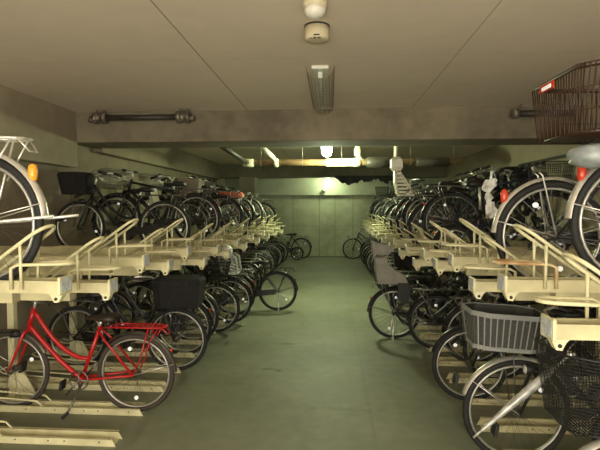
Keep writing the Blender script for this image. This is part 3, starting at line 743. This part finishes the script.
bicycle('bicycle carrying a tall cream child seat on the upper right rack', 1.265, RT_Y[10], zr(10), 'R', rear='cream', frame='black', fender='black')
n = 7
for k in range(11, 22):
    if k in (13, 17): continue
    n += 1
    generic('R', 'upper', n, RX+rnd.uniform(0, .06), RT_Y[k], zr(k), k*3+1, 'front' if k in (15, 21) else 'rear', **({'front_basket': FB_BLACK} if k in (15, 21) else {}))
# ---- lower left bicycles
ZF = .007
bicycle('bright red step-through bicycle on the lower left rack nearest the camera', -1.615, LF_Y[1], ZF, 'L', frame='red', style='step', carrier='red', fender='dullchrome', tire='browntire', saddle='brownvinyl', guard=None, stand='side', stays='chrome')
bicycle('black bicycle facing the aisle with a black cloth-covered basket behind the red bicycle', -1.60, LF_Y[3], ZF, 'L', out='front', frame='black', front_basket=('solid', 'cloth', .50, .38, .27), fender=None, refl=1, bloc=(.40, 0, .68))
n = 2
for k in range(4, 22):
    n += 1
    if k == 7:
        bicycle('bicycle with a light grey slotted child seat on the lower left rack', -1.47, LF_Y[k], ZF, 'L', rear='slot', frame='black', fender='black'); continue
    if k == 9: continue
    xh = {4: -1.68, 5: -1.72, 6: -1.55, 8: -1.50}.get(k, -1.62+rnd.uniform(-.06, .06))
    generic('L', 'lower', n, xh, LF_Y[k], ZF, k*3+(2 if k > 9 else 0), 'front' if k in (6, 12, 15, 19) else 'rear')
bicycle('black bicycle on its stand jutting into the aisle from the lower left rack', -.87, 7.56, 0, 'L', frame='black', style='straight', stand='double', rim='darkrim', fender='black', carrier='plastic', refl=1, tail='plastic', r=.32)
bicycle('black bicycle standing by the back wall left of the aisle', -.96, 15.02, 0, 'L', frame='black', style='straight', stand='double', fender='black')
bicycle('small-wheeled bicycle in front of the one by the back wall, left side', -1.06, 14.58, 0, 'L', frame='black', style='fold', r=.20, stand=None, carrier=None, name='folding_bicycle')
# ---- lower right bicycles
bicycle('nearest bicycle on the lower right rack, with a black mesh basket', 1.36, RF_Y[0], ZF, 'R', out='front', frame='black', front_basket=('net', 'blackwire', .50, .38, .34), fender='chrome')
bicycle('dark red bicycle pushed back between the two nearest on the lower right rack', 1.78, RF_Y[1], ZF, 'R', out='front', frame='maroon', style='straight', front_basket=None)
bicycle('bicycle with a large grey slatted front basket facing the aisle, lower right rack', 1.235, RF_Y[2], ZF, 'R', out='front', frame='black', style='straight', front_basket=FB_GREY, fender='chrome', r=.35, stays='chrome')
bicycle('black bicycle just behind the grey slatted basket on the lower right rack', 1.22, RF_Y[4], ZF, 'R', out='front', frame='black', fender='black', style='diamond')
n = 4
for k in (5, 6, 7):
    n += 1
    generic('R', 'lower', n, {5: 1.62, 6: 1.55, 7: 1.25}[k], RF_Y[k], ZF, {5: 0, 6: 2, 7: 3}[k], 'rear')
bicycle('bicycle with a taupe reclining child seat jutting into the aisle, lower right', .82, 6.06, ZF if 0 else 0, 'R', rear='seat', frame='black', style='step', stand='double', fender='black')
n = 8
for k in range(9, 26):
    n += 1
    generic('R', 'lower', n, 1.22+rnd.uniform(-.08, .05), RF_Y[k], ZF, k*3+1, 'front' if k in (11, 16, 20) else 'rear')
bicycle('bicycle standing by the back wall right of the aisle', .70, 15.05, 0, 'R', out='front', frame='black', style='straight', stand='double', fender=None)

# ---- loose things
def umbrella(a, b_):
    t = thing('folded_umbrella', 'silvery folded umbrella strapped across the wheel below the grey basket', 'umbrella', (0, 0, 0))
    A = Vector(a); B = Vector(b_); d = B-A
    P = lambda u: A+d*u
    part(t, 'canopy', 'u', 'clear', lambda: MB().tube([P(.07), P(.1), P(.35), P(.6), P(.8), P(.84)], [.005, .011, .022, .030, .022, .010], 9))
    part(t, 'tip', 'u', 'chrome', lambda: MB().tube([P(0), P(.08)], .006, 6))
    part(t, 'handle', 'u', 'chrome', lambda: MB().tube([P(.83), P(.97)], .008, 6).lathe([(.01, -.02), (.022, -.012), (.022, .012), (.01, .02)], P(.98)))
umbrella((.893, 2.93, .275), (1.485, 2.945, .82))
solo('plastic_bag', 'crumpled pale grey plastic bag under the brown wire basket', 'bag', MB().blob((0, 0, 0), .12, .10, .055, .14, 4), 'greybag', loc=(1.16, RT_Y[1]-.20, 1.945))
solo('plastic_bag', 'white plastic bag bundled on the lower left rack near the slotted child seat', 'bag', MB().blob((0, 0, 0), .085, .10, .10, .1, 9), 'bag', loc=(-1.40, LF_Y[6]-.02, 1.105))
def hangbag():
    b = MB().blob((0, 0, .10), .06, .05, .085, .45, 5, 9, 6); b.blob((-.015, 0, .22), .035, .03, .07, .5, 8, 8, 6); b.blob((-.02, 0, .33), .055, .04, .06, .5, 12, 9, 6); b.blob((.03, 0, .36), .03, .03, .05, .5, 3, 8, 6); b.tube([(0, 0, .36), (.01, .0, .47)], .012, 5)
    b.sm = [False]*len(b.f); return b
solo('plastic_bag', 'white plastic bags hanging beyond the chrome fender on the upper right', 'bag', hangbag(), 'bag', loc=(1.50, RT_Y[6]-.26, 1.58))

# ------------------------------------------------------------------ light
def lamp(name, kind, loc, power, col, size=.2, rot=None, sy=None):
    l = bpy.data.lights.new(name, kind); l.energy = power; l.color = col
    if kind == 'AREA':
        l.size = size
        if sy: l.shape = 'RECTANGLE'; l.size_y = sy
    else: l.shadow_soft_size = size
    o = bpy.data.objects.new(name, l); COL.objects.link(o); o.location = loc
    if rot: o.rotation_euler = rot
    return o
lamp('lamp_light', 'POINT', (-.08, 8.45, 2.40), 165, (.84, 1., .60), .10)
lamp('header_light', 'POINT', (-.09, 14.72, 2.44), 42, (.84, 1., .60), .08)
lamp('entrance_light', 'POINT', (-.3, -.9, 1.45), 170, (1., .925, .77), .35)  # added fill lamp, standing in for light from behind the camera
w = bpy.data.worlds.new('world'); SC.world = w; w.use_nodes = True
w.node_tree.nodes['Background'].inputs[0].default_value = (1., .925, .77, 1); w.node_tree.nodes['Background'].inputs[1].default_value = 5.5
SC.view_settings.view_transform = 'Standard'; SC.view_settings.look = 'None'; SC.view_settings.exposure = 0
SC.cycles.max_bounces = 8; SC.cycles.diffuse_bounces = 5
SC.cycles.use_denoising = True
